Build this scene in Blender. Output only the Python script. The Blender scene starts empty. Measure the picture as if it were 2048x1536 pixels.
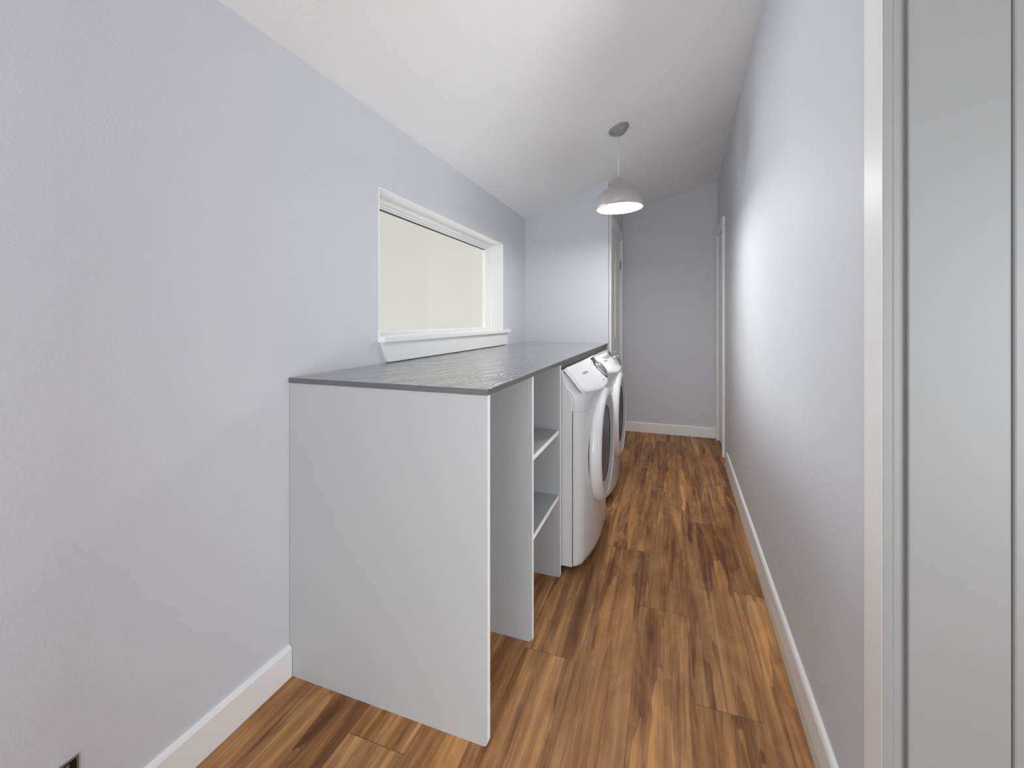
import bpy, bmesh, math, random
from mathutils import Vector, Matrix
random.seed(7)
S = bpy.context.scene
C = S.collection
R = math.radians

# ------------------------------------------------------------------ camera
H = 1.12                     # eye height; x = across the room, y = along it, z = up
cd = bpy.data.cameras.new('camera'); cam = bpy.data.objects.new('camera', cd); C.objects.link(cam)
cd.sensor_width = 36; cd.lens = 858 / 2048 * 36
cd.shift_y = -(768 - 640) / 2048
cd.clip_start = 0.02
cam.location = (0, 0, H); cam.rotation_euler = (R(90), 0, R(19.93))
S.camera = cam

# ------------------------------------------------------------------ world, lights, exposure
w = bpy.data.worlds.new('sky'); S.world = w; w.use_nodes = True
wn = w.node_tree.nodes; wl = w.node_tree.links
bg = wn['Background']
tc = wn.new('ShaderNodeTexCoord'); sp = wn.new('ShaderNodeSeparateXYZ'); rp = wn.new('ShaderNodeValToRGB')
wl.new(tc.outputs['Generated'], sp.inputs[0]); wl.new(sp.outputs['Z'], rp.inputs[0])
rp.color_ramp.elements[0].position = 0.0; rp.color_ramp.elements[0].color = (.76, .742, .705, 1)
rp.color_ramp.elements[1].position = 0.35; rp.color_ramp.elements[1].color = (.68, .66, .62, 1)
wl.new(rp.outputs[0], bg.inputs['Color']); bg.inputs['Strength'].default_value = 0.885

def area(name, loc, aim, sx, sy, power, color=(1, 1, 1), spread=180):
    l = bpy.data.lights.new(name, 'AREA'); l.shape = 'RECTANGLE'; l.size = sx; l.size_y = sy
    l.energy = power; l.color = color; l.spread = R(spread)
    o = bpy.data.objects.new(name, l); C.objects.link(o); o.location = loc
    o.rotation_euler = (Vector(aim) - Vector(loc)).to_track_quat('-Z', 'Y').to_euler()
    return o
area('daylight_outside_window', (-5.0, 2.9, 1.25), (-1.1, 2.2, 1.33), 3.0, 4.6, 350, (0.95, 0.98, 1.0))
area('fill_behind_camera', (-0.35, -1.80, 0.85), (-0.35, 1.0, 0.75), 1.3, 1.4, 29, (0.90, 0.955, 1.0))  # unseen soft fill lamp, added to lift the overall ambient level
area('side_room_fill', (1.75, -0.80, 0.95), (-1.1, 1.2, 0.8), 0.9, 1.7, 56, (0.92, 0.965, 1.0))  # unseen fill lamp added beyond the near doorway to brighten the left wall
pl_ = bpy.data.lights.new('ceiling_bulb_behind_camera', 'POINT'); pl_.energy = 6; pl_.shadow_soft_size = .12; pl_.color = (0.94, 0.975, 1.0)
po_ = bpy.data.objects.new('ceiling_bulb_behind_camera', pl_); C.objects.link(po_); po_.location = (-0.22, -0.50, 1.98)

S.view_settings.view_transform = 'Standard'; S.view_settings.look = 'None'
S.view_settings.gamma = 1; S.view_settings.use_curve_mapping = False
S.view_settings.exposure = 0.22
S.cycles.max_bounces = 14; S.cycles.diffuse_bounces = 10

# ------------------------------------------------------------------ materials
def mat(name, col, rough=.5, metal=0, bump=0, bscale=200, spec=.5, coat=0, emit=None, estr=0, mottle=0, mscale=3):
    m = bpy.data.materials.new(name); m.use_nodes = True
    n = m.node_tree.nodes; l = m.node_tree.links; p = n['Principled BSDF']
    p.inputs['Base Color'].default_value = (*col, 1); p.inputs['Roughness'].default_value = rough
    p.inputs['Metallic'].default_value = metal; p.inputs['Specular IOR Level'].default_value = spec
    p.inputs['Coat Weight'].default_value = coat; p.inputs['Coat Roughness'].default_value = .05
    if emit: p.inputs['Emission Color'].default_value = (*emit, 1); p.inputs['Emission Strength'].default_value = estr
    t = n.new('ShaderNodeTexCoord')
    if mottle:
        z = n.new('ShaderNodeTexNoise'); z.inputs['Scale'].default_value = mscale; z.inputs['Detail'].default_value = 4
        l.new(t.outputs['Object'], z.inputs['Vector'])
        mx = n.new('ShaderNodeMix'); mx.data_type = 'RGBA'; l.new(z.outputs[0], mx.inputs[0])
        mx.inputs[6].default_value = (*[c * (1 - mottle) for c in col], 1); mx.inputs[7].default_value = (*[min(1, c * (1 + mottle)) for c in col], 1)
        l.new(mx.outputs[2], p.inputs['Base Color'])
    if bump:
        z = n.new('ShaderNodeTexNoise'); z.inputs['Scale'].default_value = bscale; z.inputs['Detail'].default_value = 3
        l.new(t.outputs['Object'], z.inputs['Vector'])
        b = n.new('ShaderNodeBump'); b.inputs['Strength'].default_value = bump; b.inputs['Distance'].default_value = .002
        l.new(z.outputs[0], b.inputs['Height']); l.new(b.outputs[0], p.inputs['Normal'])
    return m

M = dict(
    wall=mat('blue_grey_wall_paint', (.632, .645, .677), .62, bump=.35, bscale=130, mottle=.012),
    ceil=mat('ceiling_paint', (.87, .87, .865), .75, bump=.4, bscale=110, mottle=.01),
    trim=mat('white_trim_paint', (.84, .84, .83), .42, bump=.06, bscale=40),
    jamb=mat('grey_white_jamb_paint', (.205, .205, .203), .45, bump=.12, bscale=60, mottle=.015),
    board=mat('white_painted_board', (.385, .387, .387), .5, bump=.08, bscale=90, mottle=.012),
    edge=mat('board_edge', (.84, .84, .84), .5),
    enamel=mat('white_enamel', (.62, .625, .63), .22, coat=.4),
    plastic=mat('white_plastic', (.92, .92, .925), .3, coat=.15),
    ring=mat('glossy_white_plastic', (.82, .825, .83), .12, coat=.6),
    chrome=mat('chrome', (.72, .72, .74), .12, metal=1),
    darkmetal=mat('dark_trim', (.035, .035, .04), .25),
    smoked=mat('smoked_door_glass', (.010, .012, .016), .25, spec=.02),
    greyglass=mat('grey_door_glass', (.11, .122, .138), .25, spec=.03),
    funnel=mat('grey_inner_ring', (.42, .425, .43), .25),
    gap=mat('dark_seam', (.03, .03, .03), .8),
    mark=mat('grey_print', (.36, .36, .37), .5),
    shade=mat('satin_shade', (.46, .43, .42), .38, metal=.25),
    canopy=mat('satin_canopy', (.30, .285, .285), .45, metal=.2),
    cord=mat('pale_cord', (.72, .71, .70), .5),
    glow=mat('lamp_diffuser', (.9, .9, .9), .5, emit=(1, .985, .965), estr=52.0),
    steel=mat('galvanised_steel', (.33, .33, .34), .4, metal=.7),
    black=mat('black_plastic', (.012, .012, .014), .35),
    door=mat('door_paint', (.84, .835, .82), .4, bump=.05, bscale=40),
    shoe=mat('beige_floor_edge', (.42, .34, .25), .6),
    dirt=mat('bare_scuff', (.20, .12, .08), .8),
)
g = bpy.data.materials.new('window_glass'); g.use_nodes = True
gn = g.node_tree.nodes; gl = g.node_tree.links; gn.remove(gn['Principled BSDF'])
tb = gn.new('ShaderNodeBsdfTransparent'); tb.inputs[0].default_value = (.97, .975, .97, 1)
gb = gn.new('ShaderNodeBsdfGlossy'); gb.inputs['Roughness'].default_value = .02
mxs = gn.new('ShaderNodeMixShader'); mxs.inputs[0].default_value = .04
gl.new(tb.outputs[0], mxs.inputs[1]); gl.new(gb.outputs[0], mxs.inputs[2])
gl.new(mxs.outputs[0], gn['Material Output'].inputs[0]); M['glass'] = g

def nd(n, t, **k):
    o = n.new(t)
    for a, b in k.items(): setattr(o, a, b)
    return o

def floor_mat():
    m = bpy.data.materials.new('plank_floor'); m.use_nodes = True
    n = m.node_tree.nodes; l = m.node_tree.links; p = n['Principled BSDF']
    tcn = n.new('ShaderNodeTexCoord'); at = nd(n, 'ShaderNodeAttribute', attribute_name='plank')
    uv = n.new('ShaderNodeUVMap'); uv.uv_map = 'UVMap'
    # per-plank shifted coordinates
    sc = nd(n, 'ShaderNodeVectorMath', operation='SCALE'); l.new(at.outputs['Vector'], sc.inputs[0]); sc.inputs['Scale'].default_value = 37
    ad = nd(n, 'ShaderNodeVectorMath', operation='ADD'); l.new(tcn.outputs['Object'], ad.inputs[0]); l.new(sc.outputs[0], ad.inputs[1])
    def noise(vec, sx, sy, scale, detail, rough=.55, dist=0):
        mp = n.new('ShaderNodeMapping'); mp.inputs['Scale'].default_value = (sx, sy, 1)
        l.new(vec, mp.inputs[0]); z = n.new('ShaderNodeTexNoise'); z.inputs['Scale'].default_value = scale
        z.inputs['Detail'].default_value = detail; z.inputs['Roughness'].default_value = rough; z.inputs['Distortion'].default_value = dist
        l.new(mp.outputs[0], z.inputs['Vector']); return z.outputs[0]
    a = noise(ad.outputs[0], 24, 1.1, 1, 5, .65, .6)       # broad streaks
    b = noise(ad.outputs[0], 110, 2.6, 1, 4, .65, .3)       # fine grain
    c = noise(ad.outputs[0], 7, 3, 1, 5, .6, 2.0)         # figure
    e = noise(ad.outputs[0], 260, 5, 1, 2, .5, 0)         # pores
    def mth(op, x, y):
        q = nd(n, 'ShaderNodeMath', operation=op)
        for i, v in enumerate((x, y)):
            if isinstance(v, (int, float)): q.inputs[i].default_value = v
            else: l.new(v, q.inputs[i])
        return q.outputs[0]
    s = mth('ADD', mth('MULTIPLY', a, .62), mth('ADD', mth('MULTIPLY', b, .20), mth('ADD', mth('MULTIPLY', c, .28), mth('MULTIPLY', e, .08))))
    # narrow boards printed within each plank
    mp = n.new('ShaderNodeMapping'); mp.inputs['Scale'].default_value = (24, 2.0, 1); l.new(ad.outputs[0], mp.inputs[0])
    vo = nd(n, 'ShaderNodeTexVoronoi', distance='MANHATTAN'); vo.inputs['Scale'].default_value = 1; vo.inputs['Randomness'].default_value = .8
    zn = n.new('ShaderNodeTexNoise'); zn.inputs['Scale'].default_value = 1.5; l.new(mp.outputs[0], zn.inputs['Vector'])
    vm = nd(n, 'ShaderNodeVectorMath', operation='MULTIPLY_ADD'); l.new(zn.outputs['Color'], vm.inputs[0]); vm.inputs[1].default_value = (.9, .3, 0); l.new(mp.outputs[0], vm.inputs[2])
    l.new(vm.outputs[0], vo.inputs['Vector'])
    vs = n.new('ShaderNodeSeparateColor'); l.new(vo.outputs['Color'], vs.inputs[0])
    s = mth('ADD', s, mth('MULTIPLY', mth('SUBTRACT', vs.outputs[0], .5), .17))
    spx = n.new('ShaderNodeSeparateXYZ'); l.new(at.outputs['Vector'], spx.inputs[0])
    s = mth('ADD', s, mth('MULTIPLY', mth('SUBTRACT', spx.outputs[0], .5), .05))
    cr = n.new('ShaderNodeValToRGB'); l.new(s, cr.inputs[0]); r = cr.color_ramp
    r.elements[0].position = .36; r.elements[0].color = (.075, .035, .020, 1)
    r.elements[1].position = .80; r.elements[1].color = (.58, .33, .16, 1)
    for pos, col in ((.46, (.150, .073, .040, 1)), (.54, (.230, .120, .064, 1)), (.62, (.315, .175, .092, 1)), (.71, (.44, .25, .128, 1))):
        q = r.elements.new(pos); q.color = col
    # hue shift between planks and streaks
    hv = n.new('ShaderNodeHueSaturation'); l.new(cr.outputs[0], hv.inputs['Color'])
    l.new(mth('ADD', 1.02, mth('MULTIPLY', noise(ad.outputs[0], 12, .9, 1, 2), .22)), hv.inputs['Saturation'])
    l.new(mth('ADD', 1.03, mth('MULTIPLY', spx.outputs[1], .2)), hv.inputs['Value'])
    # seams from plank-local coordinates in metres
    su = n.new('ShaderNodeSeparateXYZ'); l.new(uv.outputs[0], su.inputs[0])
    ln = nd(n, 'ShaderNodeMath', operation='LESS_THAN'); l.new(su.outputs[0], ln.inputs[0]); ln.inputs[1].default_value = .0013
    ln2 = nd(n, 'ShaderNodeMath', operation='LESS_THAN'); l.new(su.outputs[1], ln2.inputs[0]); ln2.inputs[1].default_value = .0022
    mxm = nd(n, 'ShaderNodeMath', operation='MAXIMUM'); l.new(ln.outputs[0], mxm.inputs[0]); l.new(ln2.outputs[0], mxm.inputs[1])
    mx = n.new('ShaderNodeMix'); mx.data_type = 'RGBA'; l.new(mth('MULTIPLY', mxm.outputs[0], .6), mx.inputs[0])
    l.new(hv.outputs[0], mx.inputs[6]); mx.inputs[7].default_value = (.05, .022, .012, 1)
    l.new(mx.outputs[2], p.inputs['Base Color'])
    p.inputs['Roughness'].default_value = .5; p.inputs['Specular IOR Level'].default_value = .2
    bp = n.new('ShaderNodeBump'); bp.inputs['Strength'].default_value = .12; bp.inputs['Distance'].default_value = .001
    l.new(mth('SUBTRACT', b, mxm.outputs[0]), bp.inputs['Height']); l.new(bp.outputs[0], p.inputs['Normal'])
    return m
M['floor'] = floor_mat()

def top_mat():
    m = bpy.data.materials.new('grey_brushed_worktop'); m.use_nodes = True
    n = m.node_tree.nodes; l = m.node_tree.links; p = n['Principled BSDF']
    t = n.new('ShaderNodeTexCoord')
    mp = n.new('ShaderNodeMapping'); mp.inputs['Scale'].default_value = (1, .45, 1); mp.inputs['Rotation'].default_value = (0, 0, R(14)); l.new(t.outputs['Object'], mp.inputs[0])
    z = n.new('ShaderNodeTexNoise'); z.inputs['Scale'].default_value = 8; z.inputs['Detail'].default_value = 3; z.inputs['Distortion'].default_value = 1.2
    l.new(mp.outputs[0], z.inputs['Vector'])
    wv = n.new('ShaderNodeTexWave'); wv.inputs['Scale'].default_value = 14; wv.inputs['Distortion'].default_value = 14; wv.inputs['Detail'].default_value = 3; wv.inputs['Detail Scale'].default_value = 1.2
    l.new(mp.outputs[0], wv.inputs['Vector'])
    cr = n.new('ShaderNodeValToRGB'); l.new(wv.outputs[1], cr.inputs[0])
    cr.color_ramp.elements[0].color = (.075, .075, .075, 1); cr.color_ramp.elements[1].color = (.12, .12, .12, 1)
    l.new(cr.outputs[0], p.inputs['Base Color'])
    rr = n.new('ShaderNodeMapRange'); l.new(z.outputs[0], rr.inputs[0]); rr.inputs[3].default_value = .12; rr.inputs[4].default_value = .30
    l.new(rr.outputs[0], p.inputs['Roughness'])
    b = n.new('ShaderNodeBump'); b.inputs['Strength'].default_value = .38; b.inputs['Distance'].default_value = .003; p.inputs['IOR'].default_value = 1.8
    l.new(wv.outputs[1], b.inputs['Height']); l.new(b.outputs[0], p.inputs['Normal'])
    p.inputs['Specular IOR Level'].default_value = .9; p.inputs['Coat Weight'].default_value = 1; p.inputs['Coat Roughness'].default_value = .10
    l.new(b.outputs[0], p.inputs['Coat Normal'])
    return m
M['top'] = top_mat(); M['topedge'] = mat('worktop_edge', (.105, .105, .107), .45, mottle=.06, mscale=20)

# ------------------------------------------------------------------ helpers
def link(name, bm, m, parent=None, smooth=False, bevel=0, seg=2):
    bmesh.ops.recalc_face_normals(bm, faces=bm.faces[:])
    me = bpy.data.meshes.new(name); bm.to_mesh(me); bm.free()
    for x in (m if isinstance(m, (list, tuple)) else [m]): me.materials.append(x)
    if smooth:
        for p in me.polygons: p.use_smooth = True
    o = bpy.data.objects.new(name, me); C.objects.link(o)
    if parent: o.parent = parent
    if bevel:
        b = o.modifiers.new('bevel', 'BEVEL'); b.width = bevel; b.segments = seg; b.limit_method = 'ANGLE'; b.angle_limit = R(40)
    return o
def box(bm, a, b, mi=0):
    x0, y0, z0 = a; x1, y1, z1 = b
    v = [bm.verts.new(p) for p in ((x0,y0,z0),(x1,y0,z0),(x1,y1,z0),(x0,y1,z0),(x0,y0,z1),(x1,y0,z1),(x1,y1,z1),(x0,y1,z1))]
    for f in ((0,3,2,1),(4,5,6,7),(0,1,5,4),(1,2,6,5),(2,3,7,6),(3,0,4,7)):
        bm.faces.new([v[i] for i in f]).material_index = mi
    return v
def prism(bm, pts, off):
    """closed polygon of 3-D points swept by the vector off"""
    n = len(pts); a = [bm.verts.new(p) for p in pts]; b = [bm.verts.new(Vector(p) + Vector(off)) for p in pts]
    bm.faces.new(a); bm.faces.new(b[::-1])
    for i in range(n): bm.faces.new((a[i], b[i], b[(i+1) % n], a[(i+1) % n]))
def hexa(bm, p8):
    v = [bm.verts.new(p) for p in p8]
    for f in ((0,3,2,1),(4,5,6,7),(0,1,5,4),(1,2,6,5),(2,3,7,6),(3,0,4,7)): bm.faces.new([v[i] for i in f])
def lathe(bm, prof, mtx=Matrix(), n=48, cap0=False, cap1=False):
    rings = []
    for r, z in prof:
        rings.append([bm.verts.new(mtx @ Vector((r*math.cos(2*math.pi*i/n), r*math.sin(2*math.pi*i/n), z))) for i in range(n)])
    for a, b in zip(rings, rings[1:]):
        for i in range(n): bm.faces.new((a[i], a[(i+1) % n], b[(i+1) % n], b[i]))
    if cap0: bm.faces.new(rings[0][::-1])
    if cap1: bm.faces.new(rings[-1])
def one(name, m, fn, parent=None, **k):
    bm = bmesh.new(); fn(bm); return link(name, bm, m, parent, **k)
def bx(name, m, a, b, parent=None, **k): return one(name, m, lambda q: box(q, a, b), parent, **k)
def empty(name, loc=(0,0,0)):
    o = bpy.data.objects.new(name, None); C.objects.link(o); o.location = loc; o.empty_display_size = .1; return o
def thing(o, label, cat, group=None):
    o['label'] = label; o['category'] = cat
    if group: o['group'] = group
    return o
def struct(o): o['kind'] = 'structure'; return o

# ------------------------------------------------------------------ key numbers
XL = -1.123; YC = 3.42; YF = 4.48; XC = -.436
def xr(y): return .335 + .0273 * y if y < 3.7 else .436 + .012 * (y - 3.7)     # right wall runs slightly out of parallel
def zc(x, y):                                                                # the ceiling climbs to the right
    s = .353 if y < 3.5 else .353 - .055 * (y - 3.5)
    return 1.97 + s * (x - XL)
YB = -1.9; YJ = .913

# floor of staggered planks, one mesh
PW = .178; PL = 1.22
known = {-5: .943, -3: 1.395, -2: 2.165, -1: 1.75, 0: 1.357, 1: .75, -4: 1.83, -6: .35}
bm = bmesh.new(); uvl = bm.loops.layers.uv.new('UVMap'); pl = bm.faces.layers.float_vector.new('plank')
for k in range(-8, 14):
    x0 = .075 + k * PW; x1 = x0 + PW
    off = known.get(k, random.uniform(0, PL)) % PL
    y = -2.4 - PL + off
    y0 = (math.floor((-2.0 - off) / PL)) * PL + off
    while y0 < 5.2:
        f = bm.faces.new([bm.verts.new(p) for p in ((x0, y0, 0), (x1, y0, 0), (x1, y0+PL, 0), (x0, y0+PL, 0))])
        for lp, c in zip(f.loops, ((0, 0), (PW, 0), (PW, PL), (0, PL))): lp[uvl].uv = c
        f[pl] = Vector((random.random(), random.random(), random.random()))
        y0 += PL
for p, no in (((-1.28,0,0),(-1,0,0)), ((2.3,0,0),(1,0,0)), ((0,YB-.1,0),(0,-1,0)), ((0,4.6,0),(0,1,0))):
    bmesh.ops.bisect_plane(bm, geom=bm.verts[:]+bm.edges[:]+bm.faces[:], plane_co=p, plane_no=no, clear_outer=True)
fl = struct(link('floor', bm, M['floor']))

# ceiling slab
bm = bmesh.new()
xs = [XL-.15, XL] + [XL + i*.2 for i in range(1, 9)] + [2.3]; ys = [YB-.1, 0, 1, 2, 3, 3.5, 3.75, 4.0, 4.25, 4.6]
def zcc(x, y): return zc(min(x, .55), y)
lo = [[bm.verts.new((x, y, zcc(x, y))) for y in ys] for x in xs]; hi = [[bm.verts.new((x, y, zcc(x, y)+.12)) for y in ys] for x in xs]
for i in range(len(xs)-1):
    for j in range(len(ys)-1):
        bm.faces.new((lo[i][j], lo[i][j+1], lo[i+1][j+1], lo[i+1][j])); bm.faces.new((hi[i][j], hi[i+1][j], hi[i+1][j+1], hi[i][j+1]))
struct(link('ceiling', bm, M['ceil']))

# left wall with the window opening
WY0, WY1, WZ0, WZ1 = 1.479, 2.909, 1.040, 1.672
bm = bmesh.new()
box(bm, (XL-.15, YB-.1, 0), (XL, WY0, 2.0)); box(bm, (XL-.15, WY1, 0), (XL, 4.6, 2.0))
box(bm, (XL-.15, WY0, 0), (XL, WY1, WZ0)); box(bm, (XL-.15, WY0, WZ1), (XL, WY1, 2.0))
struct(link('wall_left', bm, M['wall']))
# closet wall: faces the camera, then turns back along the hall with a door in it
DY0, DY1, DZ = 3.53, 4.38, 1.915
def slabtop(bm, x0, x1, y0, y1, z0, e=.03):
    hexa(bm, ((x0,y0,z0),(x1,y0,z0),(x1,y1,z0),(x0,y1,z0),(x0,y0,zc(x0,y0)+e),(x1,y0,zc(x1,y0)+e),(x1,y1,zc(x1,y1)+e),(x0,y1,zc(x0,y1)+e)))
bm = bmesh.new(); slabtop(bm, XL, XC, YC, YC+.10, 0)
struct(link('wall_closet_front', bm, M['wall']))
bm = bmesh.new()
slabtop(bm, XC-.1, XC, YC+.1, DY0, 0); slabtop(bm, XC-.1, XC, DY1, YF, 0); slabtop(bm, XC-.1, XC, DY0, DY1, DZ)
struct(link('wall_closet_side', bm, M['wall']))
bm = bmesh.new(); slabtop(bm, XL, .62, YF, YF+.1, 0); struct(link('wall_far', bm, M['wall']))

# right wall (with the far doorway, and the near doorway the camera stands beside)
FY0, FY1, FZ = 3.93, 4.40, 1.90
bm = bmesh.new()
def rslab(y0, y1, z0, z1=None, t=.17):
    a, b = xr(y0), xr(y1)
    top = (lambda x, y: zc(x, y)+.03) if z1 is None else (lambda x, y: z1)
    hexa(bm, ((a,y0,z0),(a+t,y0,z0),(b+t,y1,z0),(b,y1,z0),(a,y0,top(a,y0)),(a+t,y0,top(a+t,y0)),(b+t,y1,top(b+t,y1)),(b,y1,top(b,y1))))
rslab(YJ+.02, 3.7, 0); rslab(3.7, FY0, 0); rslab(FY0, FY1, FZ); rslab(FY1, YF, 0)
rslab(0.02, YJ+.02, 2.12); rslab(YB, 0.02, 0)
struct(link('wall_right', bm, M['wall']))
bm = bmesh.new(); box(bm, (XL, YB-.1, 0), (2.3, YB, 2.6)); struct(link('wall_back', bm, M['wall']))
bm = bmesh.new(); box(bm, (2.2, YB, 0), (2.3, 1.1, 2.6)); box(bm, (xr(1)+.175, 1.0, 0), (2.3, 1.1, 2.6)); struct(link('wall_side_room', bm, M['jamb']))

# baseboards
def bb(name, pts, m=M['trim']):
    """pts: (wall-side a, wall-side b, room-ward unit normal)"""
    a, b, nrm = pts; a, b, nrm = Vector(a), Vector(b), Vector(nrm)
    prof = [(0, 0), (.013, 0), (.013, .088), (.009, .096), (0, .098)]
    bm = bmesh.new()
    prism(bm, [a + nrm*t + Vector((0, 0, z)) for t, z in prof], b - a)
    return struct(link(name, bm, m))
bb('baseboard_left', ((XL, YB, 0), (XL, 1.032, 0), (1, 0, 0)))
bb('baseboard_far', ((XC, YF, 0), (xr(YF), YF, 0), (0, -1, 0)))
bb('baseboard_right', ((xr(.995), .995, 0), (xr(3.68), 3.68, 0), (-1, .0273, 0)))
bm = bmesh.new(); prism(bm, [(xr(.995)-.013+t, .995, z) for t, z in ((0, 0), (-.011, 0), (-.010, .006), (0, .012))], (xr(3.68)-xr(.995), 3.68-.995, 0))
struct(link('trim_1', bm, M['shoe']))

# ------------------------------------------------------------------ window
win = struct(empty('window_1', (XL, (WY0+WY1)/2, WZ0)))
def child(o, p):
    o.parent = p; o.matrix_parent_inverse = Matrix.Translation(-Vector(p.location)); return o
def frame(bm, x0, x1, y0, y1, z0, z1, wl_, wr, wb, wt):
    box(bm, (x0, y0, z0), (x1, y0+wl_, z1)); box(bm, (x0, y1-wr, z0), (x1, y1, z1))
    box(bm, (x0, y0+wl_, z0), (x1, y1-wr, z0+wb)); box(bm, (x0, y0+wl_, z1-wt), (x1, y1-wr, z1))
# jamb lining of the recess
child(one('window_lining', M['trim'], lambda b: frame(b, XL-.150, XL+.001, WY0, WY1, WZ0, WZ1, .006, .006, .004, .006), bevel=.001), win)
child(one('window_frame', M['trim'], lambda b: (frame(b, -1.262, -1.208, WY0+.006, WY1-.006, WZ0+.004, WZ1-.006, .028, .028, .008, .020),
                                               frame(b, -1.262, -1.222, WY0+.034, WY1-.034, WZ0+.012, WZ1-.026, .014, .014, .006, .010)), bevel=.002), win)
child(one('sash', M['trim'], lambda b: frame(b, -1.258, -1.234, WY0+.048, WY1-.048, WZ0+.018, WZ1-.036, .012, .016, .010, .008), bevel=.002), win)
child(bx('glazing_seal', M['gap'], (-1.2500, WY0+.055, WZ1-.0475), (-1.2395, WY1-.06, WZ1-.0438)), win)
child(bx('pane', M['glass'], (-1.249, WY0+.058, WZ0+.026), (-1.245, WY1-.06, WZ1-.042)), win)
child(bx('window_sill', M['trim'], (-1.21, WY0+.001, WZ0-.004), (XL, WY1-.001, WZ0+.010)), win)
child(bx('window_stool', M['trim'], (XL, WY0-.008, WZ0-.014), (XL+.035, WY1+.07, WZ0+.011), bevel=.004, seg=3), win)
child(one('apron', M['trim'], lambda b: prism(b, [(XL, WY0+.005, WZ0-.014), (XL, WY1+.04, WZ0-.014), (XL, WY1+.045, .942), (XL, WY0+.045, .942)], (.018, 0, 0)), bevel=.002), win)

# ------------------------------------------------------------------ doors
d1 = struct(empty('door_1', (XC, DY0, 0)))
def casing_y(bm, x, sgn, y0, y1, z1, wdt=.062, t=.016, slope=0, z0=0):
    """casing around an opening that lies in a wall running along y; slope = dx/dy of the wall"""
    def q(ya, yb, za, zb):
        xa, xb = x(ya), x(yb)
        hexa(bm, ((xa,ya,za),(xa+sgn*t,ya,za),(xb+sgn*t,yb,za),(xb,yb,za),(xa,ya,zb),(xa+sgn*t,ya,zb),(xb+sgn*t,yb,zb),(xb,yb,zb)))
    q(y0-wdt, y0, z0, z1+wdt); q(y1, y1+wdt, z0, z1+wdt); q(y0, y1, z1, z1+wdt)
child(one('casing', M['trim'], lambda b: casing_y(b, lambda y: XC, 1, DY0, DY1, DZ), bevel=.003), d1)
child(one('jamb', M['trim'], lambda b: (box(b, (XC-.098, DY0, 0), (XC+.002, DY0+.012, DZ)), box(b, (XC-.098, DY1-.012, 0), (XC+.002, DY1, DZ)), box(b, (XC-.098, DY0+.012, DZ-.012), (XC+.002, DY1-.012, DZ)))), d1)
def panel_door(bm, x0, x1, y0, y1, z0, z1, sgn):
    box(bm, (x0, y0, z0), (x1, y1, z1)); xf = x1 if sgn > 0 else x0
    W = y1-y0
    for a, b in ((.10, .46), (.54, .90)):
        for c, d in ((.08, .44), (.50, .94)):
            ya, yb, za, zb = y0+W*a, y0+W*b, z0+(z1-z0)*c, z0+(z1-z0)*d
            frame(bm, min(xf, xf+sgn*.006), max(xf, xf+sgn*.006), ya, yb, za, zb, .018, .018, .018, .018)
leaf = child(one('door_leaf', M['door'], lambda b: panel_door(b, XC-.045, XC-.010, DY0+.014, DY1-.014, .008, DZ-.014, 1), bevel=.002), d1)
def knobx(bm, x, y, z, sgn, s=1):
    mt = Matrix.Translation((x, y, z)) @ Matrix.Rotation(sgn*math.pi/2, 4, 'Y')
    lathe(bm, [(0.001,0),(.03*s,0),(.032*s,.004),(.028*s,.009),(.012*s,.012),(.011*s,.035),(.018*s,.042),(.027*s,.052),(.029*s,.062),(.024*s,.072),(.012*s,.077),(.001,.078)], mt, 24)
child(one('door_knob', M['chrome'], lambda b: knobx(b, XC-.010, DY0+.085, .815, 1, 1.1), smooth=True), d1)
for z in (.28, 1.62):
    child(bx('hinge', M['steel'], (XC-.008, DY1-.024, z), (XC+.006, DY1-.010, z+.09), bevel=.002), d1)

d2 = struct(empty('door_2', (xr(FY0), FY0, 0)))
child(one('casing', M['trim'], lambda b: casing_y(b, xr, -1, FY0, FY1, FZ, wdt=.065, t=.018), bevel=.003), d2)
child(one('door_leaf', M['door'], lambda b: hexa(b, ((xr(FY0)+.01,FY0,.005),(xr(FY0)+.045,FY0,.005),(xr(FY1)+.045,FY1,.005),(xr(FY1)+.01,FY1,.005),(xr(FY0)+.01,FY0,FZ),(xr(FY0)+.045,FY0,FZ),(xr(FY1)+.045,FY1,FZ),(xr(FY1)+.01,FY1,FZ)))), d2)

d3 = struct(empty('door_3', (xr(YJ), YJ, 0)))
# casing on the hall side, with rounded outer edge, and on the other side; lining and stop between them
def cas3(b):
    x0 = xr(YJ); x1 = xr(.993)
    hexa(b, ((x0-.012,YJ,0),(x0+.003,YJ,0),(x1+.003,.993,0),(x1-.012,.993,0),(x0-.012,YJ,2.15),(x0+.003,YJ,2.15),(x1+.003,.993,2.15),(x1-.012,.993,2.15)))
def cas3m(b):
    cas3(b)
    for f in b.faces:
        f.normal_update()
        if f.normal.y < -.9 or f.calc_center_median().y < YJ+.001: f.material_index = 1  # same paint as the front; shade put into the end face's darker colour
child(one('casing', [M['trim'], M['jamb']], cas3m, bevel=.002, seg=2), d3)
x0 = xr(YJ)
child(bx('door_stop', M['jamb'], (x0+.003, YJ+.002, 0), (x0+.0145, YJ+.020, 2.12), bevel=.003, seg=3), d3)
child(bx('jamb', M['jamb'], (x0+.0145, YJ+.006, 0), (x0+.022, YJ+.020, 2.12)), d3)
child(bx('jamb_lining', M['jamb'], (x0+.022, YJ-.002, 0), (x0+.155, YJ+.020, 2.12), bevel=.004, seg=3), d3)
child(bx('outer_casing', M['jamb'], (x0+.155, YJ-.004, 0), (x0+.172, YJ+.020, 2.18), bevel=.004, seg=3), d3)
child(bx('strike_plate', M['steel'], (x0+.1705, YJ-.0045, 1.02), (x0+.173, YJ+.01, 1.16)), d3)

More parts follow.
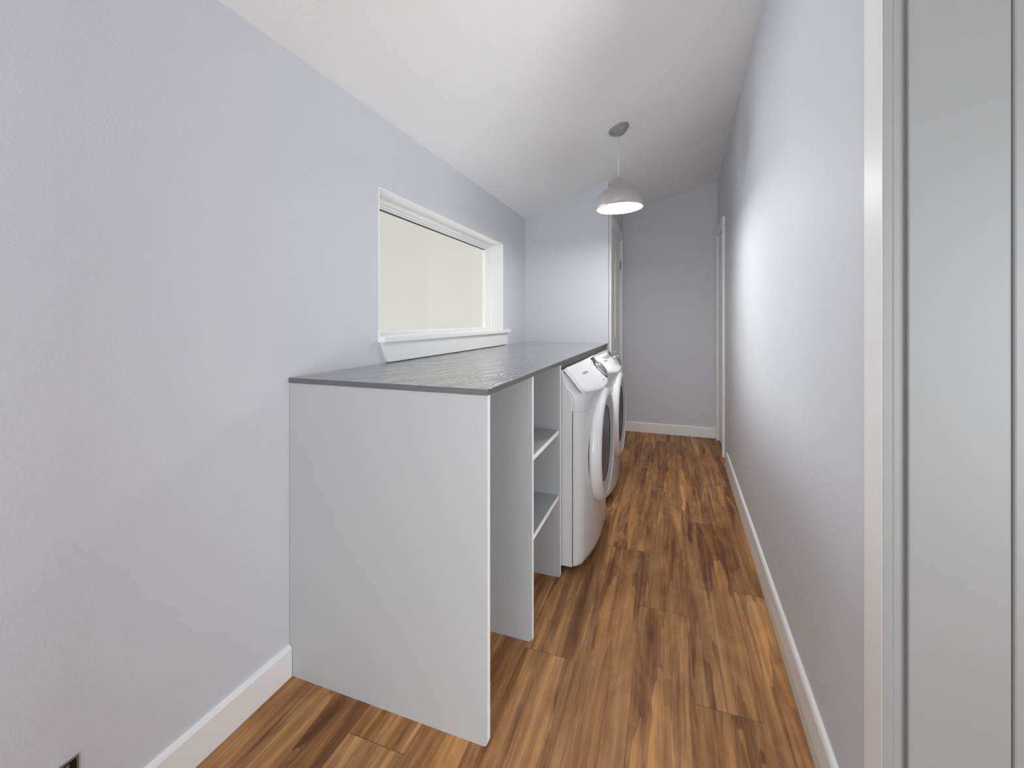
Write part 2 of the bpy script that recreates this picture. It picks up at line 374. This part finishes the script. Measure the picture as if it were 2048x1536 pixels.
# ------------------------------------------------------------------ counter: worktop, end panel, shelf unit
ZT = .9385; TH = .016; P1Y = 1.034; T = .0185
wt = thing(empty('worktop', (-.78, P1Y, ZT-TH)), 'long dark grey worktop with glossy brushed top running under the window', 'worktop')
def slab(b):
    box(b, (XL+.001, P1Y-.004, ZT-TH), (-.4405, YC-.002, ZT), 1)
    for f in b.faces:
        f.normal_update()
        if f.normal.z > .9 and f.calc_center_median().z > ZT-.002: f.material_index = 0
child(one('top_slab', [M['top'], M['topedge']], slab, bevel=.0015), wt)
thing(bx('support_rail', M['topedge'], (-.475, 1.847, ZT-TH-.0225), (-.452, YC-.003, ZT-TH-.0005)), 'thin grey rail fixed under the worktop front above both laundry machines', 'rail')
def panel(b, y, xf, z1=ZT-TH):
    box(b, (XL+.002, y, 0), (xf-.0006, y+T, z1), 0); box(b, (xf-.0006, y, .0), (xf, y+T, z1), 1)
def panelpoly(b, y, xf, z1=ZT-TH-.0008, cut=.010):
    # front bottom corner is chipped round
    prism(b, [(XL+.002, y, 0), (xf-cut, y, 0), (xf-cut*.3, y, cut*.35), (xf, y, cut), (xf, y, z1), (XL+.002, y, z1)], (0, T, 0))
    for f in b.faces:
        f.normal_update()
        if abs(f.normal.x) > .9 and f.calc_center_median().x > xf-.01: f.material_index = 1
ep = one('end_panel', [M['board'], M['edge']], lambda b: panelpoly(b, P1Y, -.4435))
thing(ep, 'white full-height end panel closing the near end of the worktop', 'panel')
P2Y, P3Y = 1.425, 1.825
su = thing(empty('shelf_unit', (-.78, P2Y, 0)), 'open white shelf unit with two shelves between end panel and laundry machines', 'shelf unit')
for y, xf in ((P2Y, -.4425), (P3Y, -.4395)):
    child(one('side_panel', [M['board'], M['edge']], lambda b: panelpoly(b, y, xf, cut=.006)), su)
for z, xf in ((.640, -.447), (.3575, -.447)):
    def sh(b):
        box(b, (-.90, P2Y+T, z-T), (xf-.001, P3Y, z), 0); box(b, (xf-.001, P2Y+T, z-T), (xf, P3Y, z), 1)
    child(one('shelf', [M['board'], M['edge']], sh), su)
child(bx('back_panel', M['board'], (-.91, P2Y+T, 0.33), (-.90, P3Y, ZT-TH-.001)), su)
child(one('scuff', M['dirt'], lambda b: prism(b, [(-.4435, P2Y-.0006, .0), (-.452, P2Y-.0006, 0), (-.4465, P2Y-.0006, .006), (-.4437, P2Y-.0006, .014)], (0, .0005, 0))), su)

# ------------------------------------------------------------------ laundry machines
MW = .705
def machine(y0, glassmat, label, near):
    yc = y0 + MW/2
    root = thing(empty('laundry_machine', (-.72, yc, 0)), label, 'washing machine', 'front-loading laundry machines under the worktop')
    XB = -1.07
    def A(o): return child(o, root)
    # cabinet: side outline with the slanted top front corner
    A(one('cabinet', M['enamel'], lambda b: prism(b, [(XB, y0, .028), (-.395, y0, .028), (-.395, y0, .775), (-.428, y0, .842), (-.436, y0, .896), (XB, y0, .896)], (0, MW, 0)), bevel=.004))
    def bow(t): return .048 * (1 - abs(t)**2.4)
    def corner(t):           # how far the front pulls back near its upright edges
        e = max(0, abs(t) - .90) / .10
        return .028 * (1 - math.sqrt(max(0, 1 - e*e)))
    TS = [-1, -.995, -.985, -.97, -.95, -.925, -.90] + [-.8 + .1*i for i in range(17)] + [.90, .925, .95, .97, .985, .995, 1]
    def shell(b, rows, back):
        """rows: (z, x offset); a bowed front closed against the plane x = back"""
        g = []
        for z, dx in rows:
            g.append([b.verts.new((-.358 + bow(t) - corner(t) + dx, yc + t*(MW/2-.0015), z)) for t in TS])
        k = [[b.verts.new((back, v.co.y, v.co.z)) for v in r] for r in g]
        c = [[b.verts.new((v.co.x-.004, v.co.y, v.co.z)) for v in (r[0], r[-1])] for r in g]
        for i in range(len(g)-1):
            for j in range(len(TS)-1):
                b.faces.new((g[i][j], g[i][j+1], g[i+1][j+1], g[i+1][j])); b.faces.new((k[i][j], k[i+1][j], k[i+1][j+1], k[i][j+1]))
            for q, j in enumerate((0, len(TS)-1)):
                b.faces.new((g[i][j], g[i+1][j], c[i+1][q], c[i][q])); b.faces.new((c[i][q], c[i+1][q], k[i+1][j], k[i][j]))
        for i in (0, len(g)-1):
            for j in range(len(TS)-1): b.faces.new((g[i][j], g[i][j+1], k[i][j+1], k[i][j]))
    A(one('front_panel', M['enamel'], lambda b: shell(b, [(.030, -.026), (.034, -.012), (.045, -.004), (.07, 0), (.3, 0), (.5, 0), (.712, 0), (.7152, 0)], -.393), smooth=True))
    fp = A(one('upper_fascia', M['enamel'], lambda b: shell(b, [(.7162, 0), (.72, 0), (.75, 0), (.775, .001), (.79, -.004), (.80, -.014), (.83, -.040), (.88, -.075)], -.470), smooth=True))
    for o in (fp, root.children[1]):
        m_ = o.modifiers.new('edge', 'EDGE_SPLIT'); m_.split_angle = R(50)
    A(one('seam', M['gap'], lambda b: (box(b, (-.3955, y0+.0006, .03), (-.3925, y0+MW-.0006, .7155)),)))
    # control panel: bowed sloping tile
    P0 = Vector((-.430, 0, .902 if near else .886)); P1 = Vector((-.340, 0, .796)); dn = (P1-P0); nrm = Vector((dn.z*-1, 0, dn.x)).normalized()
    def cp(s, t, lift=0):
        sx = s
        half = MW/2 - .003
        if s > .68:
            e = (s-.68)/.32; half -= .055*(1-math.sqrt(max(0, 1-e*e)))
        bb_ = .040*(1-abs(t)**2.4)
        p = P0.lerp(P1, s) + Vector((bb_*(.25+.75*s), 0, -.010*(1-abs(t)**2)*s)) + nrm*(lift - .010*(s**6))
        p.y = yc + t*half
        return p
    def cpanel(b):
        ss = [0, .03, .15, .3, .45, .6, .75, .80, .85, .9, .94, .97, .985, .995, 1]
        ts = [-1, -.99, -.96] + [-.9+.1*i for i in range(19)] + [.96, .99, 1]
        top = [[b.verts.new(cp(s, t, .012)) for t in ts] for s in ss]; bot = [[b.verts.new(cp(s, t, -.006)) for t in ts] for s in ss]
        for i in range(len(ss)-1):
            for j in range(len(ts)-1):
                b.faces.new((top[i][j], top[i][j+1], top[i+1][j+1], top[i+1][j])); b.faces.new((bot[i][j], bot[i+1][j], bot[i+1][j+1], bot[i][j+1]))
            for j in (0, len(ts)-1): b.faces.new((top[i][j], bot[i][j], bot[i+1][j], top[i+1][j]))
        for i in (0, len(ss)-1):
            for j in range(len(ts)-1): b.faces.new((top[i][j], top[i][j+1], bot[i][j+1], bot[i][j]))
    con = A(one('control_panel', M['plastic'], cpanel, smooth=True)); m_ = con.modifiers.new('edge', 'EDGE_SPLIT'); m_.split_angle = R(50)
    def patch(b, s0, s1, t0, t1, l0=.0122, l1=.0135, n=4):
        for i in range(n):
            ta, tb = t0+(t1-t0)*i/n, t0+(t1-t0)*(i+1)/n
            hexa(b, [cp(s0,ta,l0), cp(s1,ta,l0), cp(s1,tb,l0), cp(s0,tb,l0), cp(s0,ta,l1), cp(s1,ta,l1), cp(s1,tb,l1), cp(s0,tb,l1)])
    def sub(o, p):
        o.parent = p; return o
    def kid(name, m, fn, **k):
        o = one(name, m, fn, **k); o.parent = con; return o
    # dark display strip and the big dial ring beside it
    kid('display', M['darkmetal'], lambda b: patch(b, .05, .86, .52, .92, .0118, .0138))
    kc = cp(.55, .52, .013); n2 = nrm
    rot = n2.to_track_quat('Z', 'Y').to_matrix().to_4x4(); mt = Matrix.Translation(kc) @ rot
    kid('dial_surround', M['darkmetal'], lambda b: lathe(b, [(.058, -.004), (.058, .003), (.0525, .003), (.0525, -.004)], mt, 40), smooth=False)
    kid('dial_ring', M['chrome'], lambda b: lathe(b, [(.052, -.006), (.052, .004), (.049, .010), (.042, .013), (.038, .010), (.038, -.006)], mt, 40), smooth=True)
    kid('dial', M['steel'], lambda b: lathe(b, [(.038, -.003), (.036, .016), (.032, .021), (.001, .022)], mt, 40), smooth=True)
    for i in range(6):
        kid('indicator', M['mark'], lambda b: patch(b, .18+.11*i, .205+.11*i, .30, .36, n=1))
    # printed mark (lettering too small to read in the photo: short strokes)
    def strokes(b):
        for i in range(5): patch(b, .33, .40, -.62+.06*i, -.585+.06*i, n=1)
    kid('printed_mark', M['mark'], strokes)
    kid('printed_mark', M['mark'], lambda b: [patch(b, .83, .855, .02+.05*i, .05+.05*i, .0115, .0128, n=1) for i in range(4)])
    if not near:
        kid('printed_symbol', M['mark'], lambda b: hexa(b, [cp(.62,.02,.0122), cp(.80,.12,.0122), cp(.80,.13,.0122), cp(.62,.24,.0122), cp(.62,.02,.0135), cp(.80,.12,.0135), cp(.80,.13,.0135), cp(.62,.24,.0135)]))
    # door
    ZD = .497
    dm = Matrix.Translation((-.330, yc, ZD)) @ Matrix.Rotation(math.pi/2, 4, 'Y')
    door = A(one('door', M['ring'], lambda b: lathe(b, [(.270, -.014), (.277, .000), (.283, .004), (.2855, .010), (.285, .018), (.281, .029), (.273, .039), (.262, .046), (.250, .049), (.243, .0485), (.237, .045)], dm, 96), smooth=True))
    def dk(name, m, fn, **k):
        o = one(name, m, fn, **k); o.parent = door; return o
    dk('door_shadow_gap', M['gap'], lambda b: lathe(b, [(.268, -.016), (.2765, -.004), (.274, -.003), (.264, -.009)], dm, 96))
    dk('inner_ring', M['funnel'], lambda b: lathe(b, [(.2375, .0452), (.228, .0415), (.208, .036), (.193, .032), (.1865, .0305)], dm, 72), smooth=True)
    dk('glass_rim', M['darkmetal'], lambda b: lathe(b, [(.1885, .0310), (.1870, .0335), (.1835, .0330), (.1830, .0295)], dm, 72), smooth=True)
    dk('door_glass', glassmat, lambda b: lathe(b, [(.1850, .0307), (.170, .0317), (.14, .0327), (.10, .0337), (.05, .0343), (.001, .0345)], dm, 72), smooth=True)
    for sx in (-.98, -.46):
        for sy in (y0+.07, y0+MW-.07):
            A(one('foot', M['black'], lambda b: lathe(b, [(.024, 0), (.024, .012), (.010, .014), (.010, .034)], Matrix.Translation((sx, sy, 0)), 16, cap0=True, cap1=True)))
    return root
machine(1.868, M['greyglass'], 'white front-loading machine with grey door glass, beside the open shelves', True)
machine(2.592, M['smoked'], 'white front-loading machine with near-black door glass, the farther one by the closet door', False)

# ------------------------------------------------------------------ pendant lamp
PX, PY = -.276, 2.635; PZ = zc(PX, PY)
pend = thing(empty('pendant_lamp', (PX, PY, PZ)), 'satin onion-shaped pendant lamp hanging lit from the sloped ceiling', 'pendant lamp')
th = math.atan(.353)
cm = Matrix.Translation((PX, PY, PZ)) @ Matrix.Rotation(-th, 4, 'Y') @ Matrix.Rotation(math.pi, 4, 'X')
child(one('canopy', M['canopy'], lambda b: lathe(b, [(.060, -.001), (.0615, .003), (.0605, .010), (.056, .016), (.035, .033), (.016, .043), (.006, .046), (.001, .046)], cm, 48), smooth=True), pend)
cz = PZ - .035
child(one('cord', M['cord'], lambda b: lathe(b, [(.0028, 1.965), (.0028, cz)], Matrix.Translation((PX, PY, 0)), 12, cap0=True, cap1=True), smooth=True), pend)
tilt = Matrix.Translation((PX, PY, 1.965)) @ Matrix.Rotation(R(-2), 4, 'Y') @ Matrix.Translation((0, 0, -1.965))
prof = [(.0015, 1.9737), (.006, 1.9735), (.010, 1.973), (.0125, 1.969), (.018, 1.958), (.028, 1.946), (.041, 1.933), (.059, 1.919), (.078, 1.906), (.097, 1.893), (.113, 1.880), (.125, 1.866), (.1335, 1.850), (.138, 1.833), (.1395, 1.816), (.138, 1.800), (.135, 1.787)]
inner = [(.1325, 1.787)] + [(max(r-.003, .004), z-.003) for r, z in prof[-2:1:-1]]
child(one('shade', M['shade'], lambda b: lathe(b, prof + inner, tilt, 64), smooth=True), pend)
child(one('diffuser', M['glow'], lambda b: lathe(b, [(.001, 1.7945), (.06, 1.7945), (.12, 1.7935), (.1322, 1.7930)], tilt, 48), smooth=True), pend)

# ------------------------------------------------------------------ uncovered outlet low on the left wall
oy1, oz1 = .518, .242
out = thing(empty('electrical_outlet', (XL, oy1-.05, oz1-.05)), 'uncovered electrical outlet box low on the left wall', 'outlet')
child(one('outlet_box', M['steel'], lambda b: frame(b, XL-.002, XL+.002, oy1-.070, oy1, oz1-.11, oz1, .004, .004, .004, .004)), out)
child(bx('socket_body', M['black'], (XL-.001, oy1-.066, oz1-.106), (XL+.003, oy1-.004, oz1-.004)), out)
for za, zb in ((oz1-.022, oz1-.006), (oz1-.104, oz1-.09)):
    child(bx('yoke', M['chrome'], (XL+.003, oy1-.052, za), (XL+.005, oy1-.016, zb)), out)
child(one('screw', M['steel'], lambda b: lathe(b, [(.004, 0), (.004, .002), (.001, .003)], Matrix.Translation((XL+.005, oy1-.034, oz1-.014)) @ Matrix.Rotation(math.pi/2, 4, 'Y'), 12), smooth=True), out)
